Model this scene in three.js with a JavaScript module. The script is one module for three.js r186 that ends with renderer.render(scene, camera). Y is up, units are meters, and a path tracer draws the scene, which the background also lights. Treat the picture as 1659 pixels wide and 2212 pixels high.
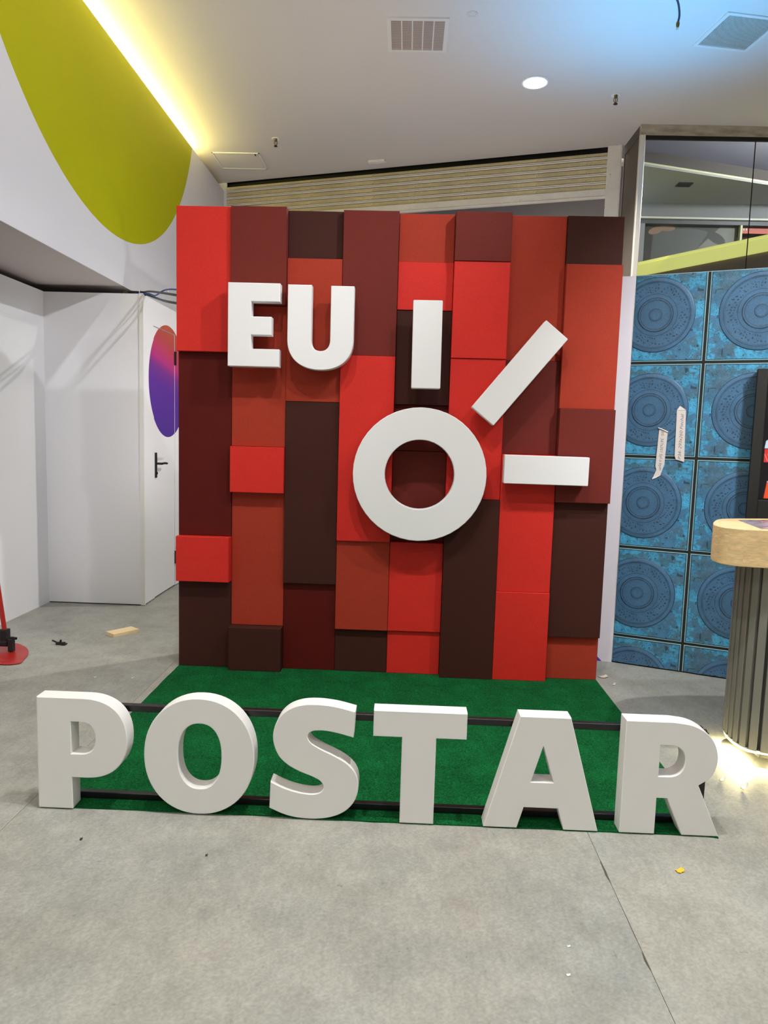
import * as THREE from 'three';
import { mergeGeometries } from 'three/addons/utils/BufferGeometryUtils.js';
import { RectAreaLightUniformsLib } from 'three/addons/lights/RectAreaLightUniformsLib.js';

// ───────────────────────── camera, light, exposure ─────────────────────────
const scene = new THREE.Scene();
const camera = new THREE.PerspectiveCamera(71.21, 1659 / 2212, 0.05, 60);
camera.rotation.order = 'YXZ';
camera.position.set(0.0687, 1.3238, 3.8812);
camera.rotation.set(-6.0087 * Math.PI / 180, 1.566 * Math.PI / 180, 1.6523 * Math.PI / 180);
scene.add(camera);
const renderer = new THREE.WebGLRenderer({ antialias: true });
renderer.toneMapping = THREE.LinearToneMapping;
renderer.toneMappingExposure = 1.0;
renderer.shadowMap.enabled = true;
RectAreaLightUniformsLib.init();
scene.background = new THREE.Color(0x050505);

const WARM = [1, 0.95, 0.88], NEUTRAL = [1, 0.985, 0.968];
// ceiling downlights: x, z, intensity, spot half-angle (degrees), label
const DOWNLIGHTS = [
  [0.97, -1.93, 36, 70, 'recessed round downlight glowing in the ceiling beyond the red wall', WARM, 0.45],
  [-0.5, 1.9, 14.5, 62, 'recessed downlight over the gap between camera and red wall, left one', NEUTRAL, 0.8],
  [0.3, 1.9, 17.5, 62, 'recessed downlight over the gap between camera and red wall, right one', NEUTRAL, 0.8],
  [-1.75, 4.4, 14, 68, 'recessed downlight behind the camera on the left', NEUTRAL, 0.6],
  [1.85, 4.4, 16, 68, 'recessed downlight behind the camera on the right', NEUTRAL, 0.6],
  [2.3, 1.8, 26, 64, 'recessed downlight above the wooden counter', NEUTRAL, 0.7],
  [0.05, 6.4, 16, 68, 'recessed downlight near the back of the room', NEUTRAL, 0.6],
];
// added unseen spotlights that brighten the walls: position, aim, intensity, half-angle, label
const COOL = [0.97, 0.97, 1];
const ADDED_SPOTS = [
  [[1.5, 3.8, 1.4], [-2.2, 2.3, -1.1], 18, 38, 'added unseen spotlight right of the camera, brightening the lime disc'],
  [[1.5, 3.8, 3.2], [-2.3, 2.2, 1.2], 13, 38, 'added unseen spotlight beside the camera, brightening the left wall'],
  [[-0.9, 3.8, 4.6], [-2.25, 1.2, -1.4], 26, 10, 'added unseen spotlight behind the camera, brightening the white partition'],
  [[2.6, 3.8, 2.4], [1.75, 1.55, -0.25], 36, 20, 'added unseen spotlight above the counter, brightening the blue tiled wall'],
];
const COVE_POWER = 235, COUNTER_POWER = 1100, BLUE_POWER = 17, FLOOD_POWER = 7.5;

// ───────────────────────── helpers ─────────────────────────
let seed = 1234567;
const rnd = () => { seed = (seed * 1664525 + 1013904223) >>> 0; return seed / 4294967296; };
const used = {};
function numbered(n) { const k = used[n] = (used[n] ?? -1) + 1; return k ? `${n}_${String(k).padStart(3, '0')}` : n; }
function shade(o) { o.traverse(m => { if (m.isMesh) { m.castShadow = true; m.receiveShadow = true; } }); return o; }
function tag(o, label, category, group) { o.userData = { ...o.userData, label, category }; if (group) o.userData.group = group; return o; }
function thing(name, label, category, pos = [0, 0, 0], group) {
  const o = new THREE.Group(); o.name = numbered(name); o.position.set(...pos); scene.add(o); return tag(o, label, category, group);
}
function single(name, geo, mat, label, category, pos = [0, 0, 0], group) {
  const o = new THREE.Mesh(geo, mat); o.name = numbered(name); o.position.set(...pos); scene.add(o); shade(o); return tag(o, label, category, group);
}
function part(name, geo, mat, parent, pos) {
  const o = new THREE.Mesh(Array.isArray(geo) ? merge(geo) : geo, mat); o.name = name; if (pos) o.position.set(...pos); parent.add(o); shade(o); return o;
}
function struct(name, geo, mat, parent, pos) {
  const o = geo ? new THREE.Mesh(Array.isArray(geo) ? merge(geo) : geo, mat) : new THREE.Group();
  o.name = name; if (pos) o.position.set(...pos); (parent || scene).add(o); shade(o);
  if (!parent) o.userData.kind = 'structure';
  return o;
}
const merge = gs => mergeGeometries(gs.map(g => g.index ? g.toNonIndexed() : g));
function metricUV(g, s = 1, ou = 0, ov = 0) {
  const p = g.attributes.position, n = g.attributes.normal, uv = new Float32Array(p.count * 2);
  for (let i = 0; i < p.count; i++) {
    const ax = Math.abs(n.getX(i)), ay = Math.abs(n.getY(i)), az = Math.abs(n.getZ(i));
    let u, v;
    if (az >= ax && az >= ay) { u = p.getX(i); v = p.getY(i); } else if (ay >= ax) { u = p.getX(i); v = p.getZ(i); } else { u = p.getZ(i); v = p.getY(i); }
    uv[2 * i] = u * s + ou; uv[2 * i + 1] = v * s + ov;
  }
  g.setAttribute('uv', new THREE.BufferAttribute(uv, 2)); return g;
}
// box between two corners, metric uv
function box(x0, y0, z0, x1, y1, z1) {
  const g = new THREE.BoxGeometry(x1 - x0, y1 - y0, z1 - z0); g.translate((x0 + x1) / 2, (y0 + y1) / 2, (z0 + z1) / 2); return metricUV(g);
}
// chamfered board: outline in xy, from z = -depth to z = 0
function board(shape, depth, b = 0.003, seg = 6, bseg = 1) {
  const g = new THREE.ExtrudeGeometry(shape, { depth: depth - 2 * b, bevelEnabled: b > 0, bevelThickness: b, bevelSize: b, bevelOffset: -b, bevelSegments: bseg, curveSegments: seg });
  g.translate(0, 0, -depth + b); return metricUV(g);
}
function rectShape(x0, y0, x1, y1) { const s = new THREE.Shape(); s.moveTo(x0, y0); s.lineTo(x1, y0); s.lineTo(x1, y1); s.lineTo(x0, y1); s.closePath(); return s; }
function cbox(x0, y0, z0, x1, y1, z1, b = 0.002) { const g = board(rectShape(x0, y0, x1, y1), z1 - z0, b); g.translate(0, 0, z1); return metricUV(g); }
// outline from runs: [x,y] = corner, [[x,y],...] = smooth run
function outline(runs, hole) {
  const pts = [];
  for (const r of runs) {
    if (typeof r[0] === 'number') pts.push(new THREE.Vector2(...r));
    else { const c = new THREE.CatmullRomCurve3(r.map(q => new THREE.Vector3(q[0], q[1], 0)), false, 'centripetal'); for (const q of c.getPoints((r.length - 1) * 5)) pts.push(new THREE.Vector2(q.x, q.y)); }
  }
  return hole ? new THREE.Path(pts) : new THREE.Shape(pts);
}
function superEllipse(cx, cy, a, b, e = 2.2, n = 64) {
  const pts = []; for (let i = 0; i < n; i++) { const t = i / n * Math.PI * 2, c = Math.cos(t), s = Math.sin(t); pts.push(new THREE.Vector2(cx + a * Math.sign(c) * Math.abs(c) ** (2 / e), cy + b * Math.sign(s) * Math.abs(s) ** (2 / e))); } return pts;
}
function tube(pts, r, seg = 40, rs = 8) { return metricUV(new THREE.TubeGeometry(new THREE.CatmullRomCurve3(pts.map(p => new THREE.Vector3(...p))), seg, r, rs, false)); }

// ───────────────────────── procedural textures ─────────────────────────
function lattice(n, s) { const a = new Float32Array(n * n); let q = s; for (let i = 0; i < n * n; i++) { q = (q * 1664525 + 1013904223) >>> 0; a[i] = q / 4294967296; } return a; }
const LAT = {};
function vnoise(u, v, n, s) { // periodic on [0,1)
  const L = LAT[n + '_' + s] ??= lattice(n, s * 7919 + n);
  let x = u * n, y = v * n; const xi = Math.floor(x), yi = Math.floor(y); let fx = x - xi, fy = y - yi; fx = fx * fx * (3 - 2 * fx); fy = fy * fy * (3 - 2 * fy);
  const w = k => ((k % n) + n) % n, x0 = w(xi), x1 = w(xi + 1), y0 = w(yi) * n, y1 = w(yi + 1) * n;
  return (L[y0 + x0] * (1 - fx) + L[y0 + x1] * fx) * (1 - fy) + (L[y1 + x0] * (1 - fx) + L[y1 + x1] * fx) * fy;
}
function fbm(u, v, n, oct, s) { let a = 0, w = 1, t = 0; for (let i = 0; i < oct; i++) { a += w * vnoise(u, v, n << i, s + i); t += w; w *= 0.55; } return a / t; }
function texture(w, h, fn, srgb = true) {
  const d = new Uint8Array(w * h * 4);
  for (let y = 0; y < h; y++) for (let x = 0; x < w; x++) { const c = fn(x / w, y / h, x, y), i = (y * w + x) * 4; d[i] = Math.max(0, Math.min(255, c[0])); d[i + 1] = Math.max(0, Math.min(255, c[1])); d[i + 2] = Math.max(0, Math.min(255, c[2])); d[i + 3] = 255; }
  const t = new THREE.DataTexture(d, w, h); t.wrapS = t.wrapT = THREE.RepeatWrapping; t.magFilter = THREE.LinearFilter; t.minFilter = THREE.LinearMipmapLinearFilter; t.generateMipmaps = true;
  if (srgb) t.colorSpace = THREE.SRGBColorSpace; t.needsUpdate = true; return t;
}
function rep(t, r, r2 = r) { const c = t.clone(); c.repeat.set(r, r2); c.needsUpdate = true; return c; }
function std(color, rough = 0.7, extra = {}) { return new THREE.MeshStandardMaterial({ color, roughness: rough, metalness: 0, ...extra }); }

const floorTex = texture(1024, 1024, (u, v) => {
  const big = fbm(u, v, 5, 4, 1) - 0.5, mid = fbm(u, v, 24, 3, 9) - 0.5, fine = vnoise(u, v, 512, 21) - 0.5, st = fbm(u * 3 % 1, v, 60, 2, 33) - 0.5;
  const grain = vnoise((u * 1 + v * 0.5) % 1, v, 340, 61) - 0.5;
  let k = 0.97 + big * 0.13 + mid * 0.15 + fine * 0.1 + grain * 0.07 + st * 0.07;
  const pit = vnoise(u, v, 220, 51); if (pit > 0.93 && mid < 0.05) k -= (pit - 0.93) * 2.4;
  const w = fbm(u, v, 7, 3, 71) - 0.5;
  return [156 * k + w * 5, 155.5 * k, 147 * k - w * 6];
});
const floorRough = texture(512, 512, (u, v) => { const k = 132 + (fbm(u, v, 9, 4, 5) - 0.5) * 70; return [k, k, k]; }, false);
const speckTex = texture(512, 512, (u, v) => { const k = 236 + (vnoise(u, v, 256, 3) - 0.5) * 26 + (vnoise(u, v, 128, 4) - 0.5) * 16 + (fbm(u, v, 9, 3, 8) - 0.5) * 7; return [k, k, k]; });
const carpetTex = texture(512, 512, (u, v) => {
  const a = vnoise(u, v, 200, 13), b = vnoise(u, v, 110, 14), c = fbm(u, v, 6, 4, 15) - 0.5; let k = 0.74 + (a - 0.5) * 0.42 + (b - 0.5) * 0.26 + c * 0.2;
  return [22 * k, 112 * k, 56 * k];
});
const carpetBump = texture(512, 512, (u, v) => { const k = 255 * (0.5 * vnoise(u, v, 256, 13) + 0.5 * vnoise(u, v, 110, 14)); return [k, k, k]; }, false);
const woodTex = texture(512, 512, (u, v) => { const g = fbm(u * 0.5, v, 48, 4, 41), l = vnoise((u * 0.25) % 1, v, 160, 42); const k = 0.94 + (g - 0.5) * 0.16 + (l - 0.5) * 0.1; return [238 * k, 206 * k, 152 * k]; });
const paintBump = texture(256, 256, (u, v) => { const k = 128 + (fbm(u, v, 40, 3, 61) - 0.5) * 160; return [k, k, k]; }, false);
const dirtTex = texture(512, 512, (u, v) => { // grimy painted sheet metal: blotches and drips
  const b = fbm(u, v, 10, 4, 81), d = fbm(u, (v * 0.25) % 1, 60, 2, 82), f = vnoise(u, v, 256, 83); let k = 1.06 + (b - 0.5) * 0.22 + (d - 0.5) * 0.06; if (f > 0.9 && b > 0.52) k *= 0.6; return [206 * k, 200 * k, 178 * k];
});
const paleDirt = texture(512, 512, (u, v) => { const b = fbm(u, v, 10, 4, 81), f = vnoise(u, v, 128, 83); let k = 0.99 + (b - 0.5) * 0.1; if (f > 0.9 && b > 0.55) k *= 0.72; return [246 * k, 243 * k, 236 * k]; });
const steelTex = texture(256, 256, (u, v) => { const k = 205 + (vnoise(u, v, 128, 91) - 0.5) * 20 + (fbm(u, v, 5, 4, 92) - 0.5) * 90; return [k, k * 0.985, k * 0.96]; });
const steelRough = texture(256, 256, (u, v) => { const k = 70 + (fbm(u, v, 6, 4, 95) - 0.5) * 90 + (vnoise(u, v, 128, 96) - 0.5) * 30; return [k, k, k]; }, false);

// blue printed tile with a round medallion; one tile = one texture
const TILE = 0.539, MR = 0.211;
const tileTex = texture(1024, 1024, (u, v) => {
  const x = (u - 0.5) * TILE, y = (v - 0.5) * TILE, r = Math.hypot(x, y), a = Math.atan2(y, x);
  const n1 = fbm(u, v, 6, 5, 101), n2 = fbm(u, v, 18, 4, 111), n3 = vnoise(u, v, 256, 121), n4 = vnoise(u, v, 400, 131);
  let R, G, B;
  // flaking glaze: clear blue patches over dark weathered ones
  const flake = n1 * 0.6 + n2 * 0.4, lim = 0.535, edge = Math.abs(flake - lim), mix = Math.max(0, Math.min(1, (flake - lim + 0.02) / 0.06));
  R = 74 - 6 * mix; G = 164 - 46 * mix; B = 206 - 54 * mix;
  if (edge < 0.008) { R *= 0.78; G *= 0.78; B *= 0.8; }
  let k = 0.93 + (n2 - 0.5) * 0.42 + (n3 - 0.5) * 0.3;
  const grey = fbm(u, v, 9, 4, 221); if (grey > 0.56) { const q = Math.min(1, (grey - 0.56) / 0.05) * 0.5; R += (84 - R) * q; G += (104 - G) * q; B += (116 - B) * q; k *= 1 - 0.08 * q; }
  const crack = Math.abs(vnoise(u, v, 34, 141) - 0.5); if (crack < 0.022 && flake < 0.5) k *= 0.72;
  const blot = vnoise(u, v, 30, 151); if (blot > 0.9) k *= 0.62;
  if (r < MR) { // the medallion: grey blue with scored rings and ornament
    R = 64; G = 102; B = 134; k = 1.02 + (n1 - 0.5) * 0.3 + (n3 - 0.5) * 0.22 + (n4 - 0.5) * 0.14;
    const ring = (q, w, s) => { const d = Math.abs(r - q) / w; if (d < 1) k *= 1 - s * (1 - d) * (0.55 + 0.6 * vnoise(u, v, 24, 161)); };
    ring(0.209, 0.003, 0.75); ring(0.187, 0.0026, 0.6); ring(0.181, 0.002, 0.55); ring(0.117, 0.0022, 0.5); ring(0.094, 0.004, 0.75); ring(0.084, 0.0022, 0.6); ring(0.034, 0.003, 0.65); ring(0.027, 0.0016, 0.45);
    if (r > 0.077 && r < 0.083 && Math.sin(a * 90) > 0.2) k *= 0.74;
    if (r > 0.124 && r < 0.174) { // a frieze of curls and leaves, much worn
      const t = a * 12, q = (r - 0.149) / 0.024, wob = Math.sin(t * 2 + q * 3.2 + 4 * vnoise(u, v, 14, 171)), c2 = Math.cos(t * 3 - q * 5 + 5 * vnoise(u, v, 20, 181));
      if (wob * c2 > 0.42 && vnoise(u, v, 46, 191) > 0.42 && Math.abs(q) < 0.95) k *= 0.6;
    }
  }
  // pale bevel line and dark inner line along the border
  const e = TILE / 2 - Math.max(Math.abs(x), Math.abs(y));
  if (e < 0.0122) { const m = e < 0.006 ? 0.1 : 1; R = (150 - 18 * n2) * m; G = (198 - 20 * n2) * m; B = (208 - 20 * n2) * m; k = 0.95; }
  else if (e < 0.0165) k *= 0.4;
  return [R * k, G * k, B * k];
});

// ───────────────────────── materials ─────────────────────────
const matte = (color, rough, spec, extra = {}) => new THREE.MeshPhysicalMaterial({ color, roughness: rough, metalness: 0, specularIntensity: spec, ...extra });
const M = {
  white: std(0xe9e8ea, 0.62, { bumpMap: rep(paintBump, 2), bumpScale: 0.0004 }),
  fascia: std(0xdcdbe2, 0.6, { bumpMap: rep(paintBump, 1.2), bumpScale: 0.0005 }),
  ceiling: std(0xd3cdcb, 0.85, { bumpMap: rep(paintBump, 2), bumpScale: 0.0005 }),
  floor: std(0xffffff, 1, { map: rep(floorTex, 0.42), roughnessMap: rep(floorRough, 0.7) }),
  letter: std(0xebebec, 0.55, { bumpMap: rep(paintBump, 3), bumpScale: 0.0002 }),
  carpet: matte(0xffffff, 0.95, 0.12, { map: rep(carpetTex, 2.1), bumpMap: rep(carpetBump, 2.1), bumpScale: 0.0014 }),
  floorLetter: std(0xe6e5e2, 0.55, { bumpMap: rep(paintBump, 3), bumpScale: 0.0002 }),
  black: std(0x0b0b0c, 0.38),
  blackMatt: std(0x121212, 0.7),
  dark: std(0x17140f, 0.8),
  void: std(0x2b2724, 0.9),
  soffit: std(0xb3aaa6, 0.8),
  shutter: std(0xeee5c8, 0.5, { map: rep(dirtTex, 0.6) }),
  grime: std(0x3d3018, 0.9),
  rib: std(0xfffaf0, 0.42),
  rail: std(0xf6f3ee, 0.5, { map: rep(paleDirt, 0.9) }),
  steel: new THREE.MeshStandardMaterial({ color: 0xefe9df, metalness: 0.45, roughness: 0.32 }),
  bar: std(0xe2d9c6, 0.5, { metalness: 0.15, map: rep(steelTex, 2, 6) }),
  bronze: std(0x5c544a, 0.5, { metalness: 0.3 }),
  glass: new THREE.MeshPhysicalMaterial({ color: 0xdfe6e4, roughness: 0, transmission: 1, thickness: 0, ior: 1.5 }),
  wood: std(0xffffff, 0.55, { map: rep(woodTex, 1.4, 2.2) }),
  slat: std(0x7f7e77, 0.5),
  slatCore: std(0x3d3c37, 0.7),
  tile: std(0xffffff, 0.42, { map: tileTex }),
  purple: std(0x6a2fb0, 0.6),
  pvc: std(0xe6e4e0, 0.6),
  brass: std(0x7a5c2a, 0.35, { metalness: 0.8 }),
  ventGrey: std(0xd9d6d4, 0.6),
  grilleBrown: std(0xc6b6ae, 0.6),
};
// panel paints of the red wall (sRGB seen under white light)
const PAINT = {
  red: matte(0xde2f26, 0.6, 0.5, { map: rep(speckTex, 3) }),
  scarlet: matte(0xae3c29, 0.6, 0.3, { map: rep(speckTex, 3) }),
  maroon: matte(0x742c25, 0.6, 0.3, { map: rep(speckTex, 3) }),
  dark: matte(0x46241e, 0.6, 0.3, { map: rep(speckTex, 3) }),
  wine: matte(0x5e1712, 0.6, 0.3, { map: rep(speckTex, 3) }),
};

// ───────────────────────── room shell ─────────────────────────
{ // floor: slab and 1.95 m wide vinyl sheets with open seams
  const f = struct('floor'); struct('slab', box(-3.4, -0.2, -6.6, 5.6, -0.004, 8.2), M.dark, f);
  const e = [-3.4, -3.174, -1.222, 0.731, 2.684, 4.637, 5.6], tone = [1, 1, 0.985, 1, 0.965, 0.99];
  for (let i = 0; i < 6; i++) {
    const m = M.floor.clone(); m.color.setScalar(tone[i]); const g = box(e[i] + (i ? 0.0008 : 0), -0.004, -6.6, e[i + 1] - 0.0008, 0, 8.2);
    metricUV(g, 1, i * 0.37, i * 0.61); part('vinyl_sheet', g, m, f);
  }
  // frayed bits of the right-hand seam where the filler has come out
  const gap = (z0, z1, w) => { const s = new THREE.Shape(); s.moveTo(0.7315, -z0); for (let i = 1; i < 6; i++) s.lineTo(0.7315 - w * Math.sin(i / 6 * Math.PI) * (0.7 + 0.5 * rnd()), -(z0 + (z1 - z0) * i / 6)); s.lineTo(0.7315, -z1); for (let i = 5; i > 0; i--) s.lineTo(0.7315 + w * 0.4 * Math.sin(i / 6 * Math.PI) * rnd(), -(z0 + (z1 - z0) * i / 6)); s.closePath(); const g = new THREE.ExtrudeGeometry(s, { depth: 0.0006, bevelEnabled: false }); g.rotateX(-Math.PI / 2); g.translate(0, 0.0001, 0); part('seam_crack', metricUV(g), std(0x4f4a3f, 0.9), f); };
  gap(1.70, 1.83, 0.006); gap(1.94, 2.11, 0.002); gap(2.11, 2.19, 0.006);
}
{ // ceiling slab, its edge following the shutter line and the shop front
  const s = new THREE.Shape(); for (const [i, [x, z]] of [[-3.4, -4.69], [-1.987, -4.262], [1.958, -3.084], [1.999, -3.07], [1.999, -2.62], [5.6, -2.62], [5.6, 8.2], [-3.4, 8.2]].entries()) i ? s.lineTo(x, -z) : s.moveTo(x, -z);
  const g = new THREE.ExtrudeGeometry(s, { depth: 0.2, bevelEnabled: false }); g.rotateX(-Math.PI / 2); g.translate(0, 4.05, 0);
  struct('ceiling', metricUV(g), M.ceiling);
}
struct('wall_back', box(-3.4, 0, 8, 5.6, 4.05, 8.2), M.white);
struct('wall_right', box(5.4, 0, -6.5, 5.6, 4.6, 8), M.white);
{ // left: low white wall, deep soffit, tall fascia with a lit cove on top
  struct('wall_left', box(-2.72, 0, -1.4, -2.6, 2.305, 8), M.white);
  struct('wall_left_outer', box(-3.4, 0, -4.6, -3.25, 4.05, 8), M.void);
  const fa = struct('wall_fascia', box(-2.10, 2.359, -4.29, -2.02, 3.965, 8), M.fascia);
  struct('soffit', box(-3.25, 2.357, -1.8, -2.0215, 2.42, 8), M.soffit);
  struct('trim_1', box(-3.25, 2.30, -1.83, -2.03, 2.42, -1.8), M.bronze);
  struct('cove_ledge', box(-2.75, 3.82, -4.2, -2.1, 3.86, 8), M.white);
  struct('cove_back', box(-2.8, 3.86, -4.4, -2.75, 4.05, 8), M.white);
  struct('wall_partition', box(-2.6, 0.008, -1.5, -1.87, 2.302, -1.375), M.white);
  struct('trim_2', box(-1.893, 0.004, -1.38, -1.862, 2.305, -1.367), M.pvc);
  struct('shadow_gap_left', [box(-2.6, 0, -1.49, -1.885, 0.008, -1.385), box(-1.985, 0, -2.9, -1.885, 0.008, -1.45)], M.dark);  // dark strip standing in for the shaded gap under the walls
}
{ // wall with the white door, seen at a slant, and the printed purple disc across both
  const cz = -1.938, cy = 1.715, r = 0.445, X = -1.87;
  const w = struct('wall_door', [box(-1.99, 0.008, -1.602, X, 2.302, -1.5), box(-1.99, 2.112, -2.106, X, 2.302, -1.602), box(-1.99, 0.008, -2.9, X, 2.302, -2.106)], M.white);
  const discTex = texture(128, 256, (u, v) => {
    const t = v + (u - 0.5) * 0.18, s = [[0.0, 74, 38, 140], [0.42, 92, 40, 150], [0.56, 120, 45, 140], [0.64, 182, 46, 128], [0.74, 190, 60, 100], [0.86, 186, 74, 68], [1, 190, 92, 62]];
    let i = 0; while (i < s.length - 2 && t > s[i + 1][0]) i++; const k = Math.max(0, Math.min(1, (t - s[i][0]) / (s[i + 1][0] - s[i][0])));
    return [1, 2, 3].map(j => s[i][j] + (s[i + 1][j] - s[i][j]) * k);
  });
  const dm = std(0xffffff, 0.55, { map: discTex });
  const piece = (z0, z1, y1) => { // clipped disc between two depths; shape axes: a = -z, b = y
    const pts = []; for (let i = 0; i < 200; i++) { const a = i / 200 * Math.PI * 2; pts.push([cz + r * Math.cos(a), cy + r * Math.sin(a)]); }
    const clip = (P, f, g) => { const o = []; P.forEach((p, i) => { const q = P[(i + 1) % P.length], a = f(p), b = f(q); if (a >= 0) o.push(p); if (a * b < 0) { const t = a / (a - b); o.push([p[0] + (q[0] - p[0]) * t, p[1] + (q[1] - p[1]) * t]); } }); return o; };
    let P = clip(clip(pts, p => p[0] - z0), p => z1 - p[0]); if (y1) P = clip(P, p => y1[0] * (p[1] - y1[1]));
    const g = new THREE.ExtrudeGeometry(new THREE.Shape(P.map(p => new THREE.Vector2(-p[0], p[1]))), { depth: 0.0008, bevelEnabled: false });
    const p = g.attributes.position, uv = new Float32Array(p.count * 2); for (let i = 0; i < p.count; i++) { uv[2 * i] = (p.getX(i) + cz + r) / (2 * r); uv[2 * i + 1] = (p.getY(i) - cy + r) / (2 * r); } g.setAttribute('uv', new THREE.BufferAttribute(uv, 2));
    g.rotateY(Math.PI / 2); return g;
  };
  part('printed_disc', [piece(-1.602, -1.4), piece(-2.106, -1.602, [1, 2.112]), piece(-2.9, -2.106)], dm, w, [X, 0, 0]);
  const d = struct('door_1'); d.position.set(0, 0, 0);
  struct('leaf', cbox(-1.985, 0.012, -2.102, -1.873, 2.106, -1.606, 0.001), M.white, d);
  part('printed_disc', piece(-2.102, -1.606, [-1, 2.106]), dm, d, [-1.873, 0, 0]);
  const h = part('door_handle', [cbox(-1.873, 0.955, -1.655, -1.863, 1.15, -1.623, 0.003), tube([[-1.865, 1.065, -1.64], [-1.82, 1.065, -1.64]], 0.009, 6), tube([[-1.822, 1.065, -1.635], [-1.822, 1.067, -1.70], [-1.826, 1.063, -1.77]], 0.009, 10)], M.black, d);
  part('key_cylinder', tube([[-1.873, 0.99, -1.639], [-1.857, 0.99, -1.639]], 0.01, 4), M.black, h);
  for (const y of [1.92, 0.25]) part('hinge', cbox(-1.872, y - 0.055, -2.118, -1.858, y + 0.055, -2.094, 0.003), M.black, d);
}
{ // cove LED strip
  const t = thing('cove_light', 'long warm yellow LED strip hidden on the ledge above the white fascia', 'light', [-2.206, 3.86, 2.3]);
  part('strip', box(-0.012, 0, -5.6, 0.012, 0.085, 5.6), std(0xfff0a0, 0.5, { emissive: new THREE.Color(1, 0.9, 0.5), emissiveIntensity: 2 }), t);
  const l = new THREE.RectAreaLight(new THREE.Color(1, 0.85, 0.25), COVE_POWER, 11.2, 0.02); l.position.set(-2.2, 3.957, 2.3); l.up.set(0, 0, 1); l.lookAt(-1.2, 4.957, 2.3); l.rotateZ(Math.PI / 2); scene.add(l);
}
{ // big lime disc stuck on the fascia
  const cz = -1.256, cy = 4.624, r = 1.944, y1 = 3.958, pts = [], a0 = Math.asin((y1 - cy) / r);
  for (let i = 0; i <= 120; i++) { const a = Math.PI - a0 + (Math.PI + 2 * a0) * i / 120; pts.push(new THREE.Vector2(-(cz + r * Math.cos(a)), cy + r * Math.sin(a))); }
  const g = new THREE.ExtrudeGeometry(new THREE.Shape(pts), { depth: 0.0012, bevelEnabled: false, curveSegments: 4 }); metricUV(g); g.rotateY(Math.PI / 2);
  const wr = texture(256, 256, (u, v) => { const k = 128 + (fbm(u, (v * 0.5 + u * 0.3) % 1, 5, 3, 201) - 0.5) * 120; return [k, k, k]; }, false);
  single('wall_sticker', g, matte(0xb2b202, 0.5, 0.3, { bumpMap: rep(wr, 0.7), bumpScale: 0.006 }), 'huge lime green round graphic on the tall white wall at upper left', 'wall graphic', [-2.0199, 0, 0]);
}

// ───────────────────────── ceiling fittings ─────────────────────────
for (const [x, z, I, ang, label, c, pen] of DOWNLIGHTS) {
  const t = thing('downlight', label, 'ceiling light', [x, 4.05, z], 'recessed downlights in the ceiling');
  part('trim_ring', metricUV(new THREE.LatheGeometry([[0.088, 0], [0.102, 0], [0.104, -0.003], [0.1, -0.007], [0.09, -0.006], [0.088, 0]].map(p => new THREE.Vector2(...p)), 40)), M.white, t);
  const lens = new THREE.LatheGeometry([[0, -0.02], [0.05, -0.017], [0.08, -0.009], [0.089, -0.001], [0, -0.001]].map(p => new THREE.Vector2(...p)), 36);
  part('lamp_lens', metricUV(lens), std(0xffffff, 0.5, { emissive: new THREE.Color(...c), emissiveIntensity: 4 }), t);
  const l = new THREE.SpotLight(new THREE.Color(...c), I, 0, ang * Math.PI / 180, pen, 2); l.position.set(x, 4.02, z); l.target.position.set(x, 0, z); l.castShadow = true; l.shadow.radius = 2; l.shadow.mapSize.set(1024, 1024); scene.add(l, l.target);
}
ADDED_SPOTS.forEach(([p, q, I, ang, label]) => {
  const t = thing('added_spotlight', label, 'spotlight', [p[0], p[1], p[2]], 'added spotlights out of view'), d = new THREE.Vector3(q[0] - p[0], q[1] - p[1], q[2] - p[2]).normalize();
  part('track', cbox(-0.02, 0.22, -0.4, 0.02, 0.25, 0.4, 0.002), M.white, t); part('stem', tube([[0, 0.22, 0], [0, 0.02, 0]], 0.01, 4), M.white, t);
  const h = part('head', metricUV(new THREE.LatheGeometry([[0, -0.09], [0.035, -0.085], [0.045, -0.05], [0.045, 0.05], [0.04, 0.05], [0.04, 0.03], [0, 0.03]].map(v => new THREE.Vector2(...v)), 24)), M.white, t); h.quaternion.setFromUnitVectors(new THREE.Vector3(0, 1, 0), d);
  part('lens', metricUV(new THREE.LatheGeometry([[0, 0.036], [0.039, 0.036], [0.039, 0.032], [0, 0.032]].map(v => new THREE.Vector2(...v)), 20)), std(0xffffff, 0.5, { emissive: new THREE.Color(...COOL), emissiveIntensity: 3 }), h);
  const l = new THREE.SpotLight(new THREE.Color(...COOL), I, 0, ang * Math.PI / 180, 0.85, 2); l.position.set(p[0] + d.x * 0.06, p[1] + d.y * 0.06, p[2] + d.z * 0.06); l.target.position.set(...q); l.castShadow = true; l.shadow.radius = 2; scene.add(l, l.target);
});
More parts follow.
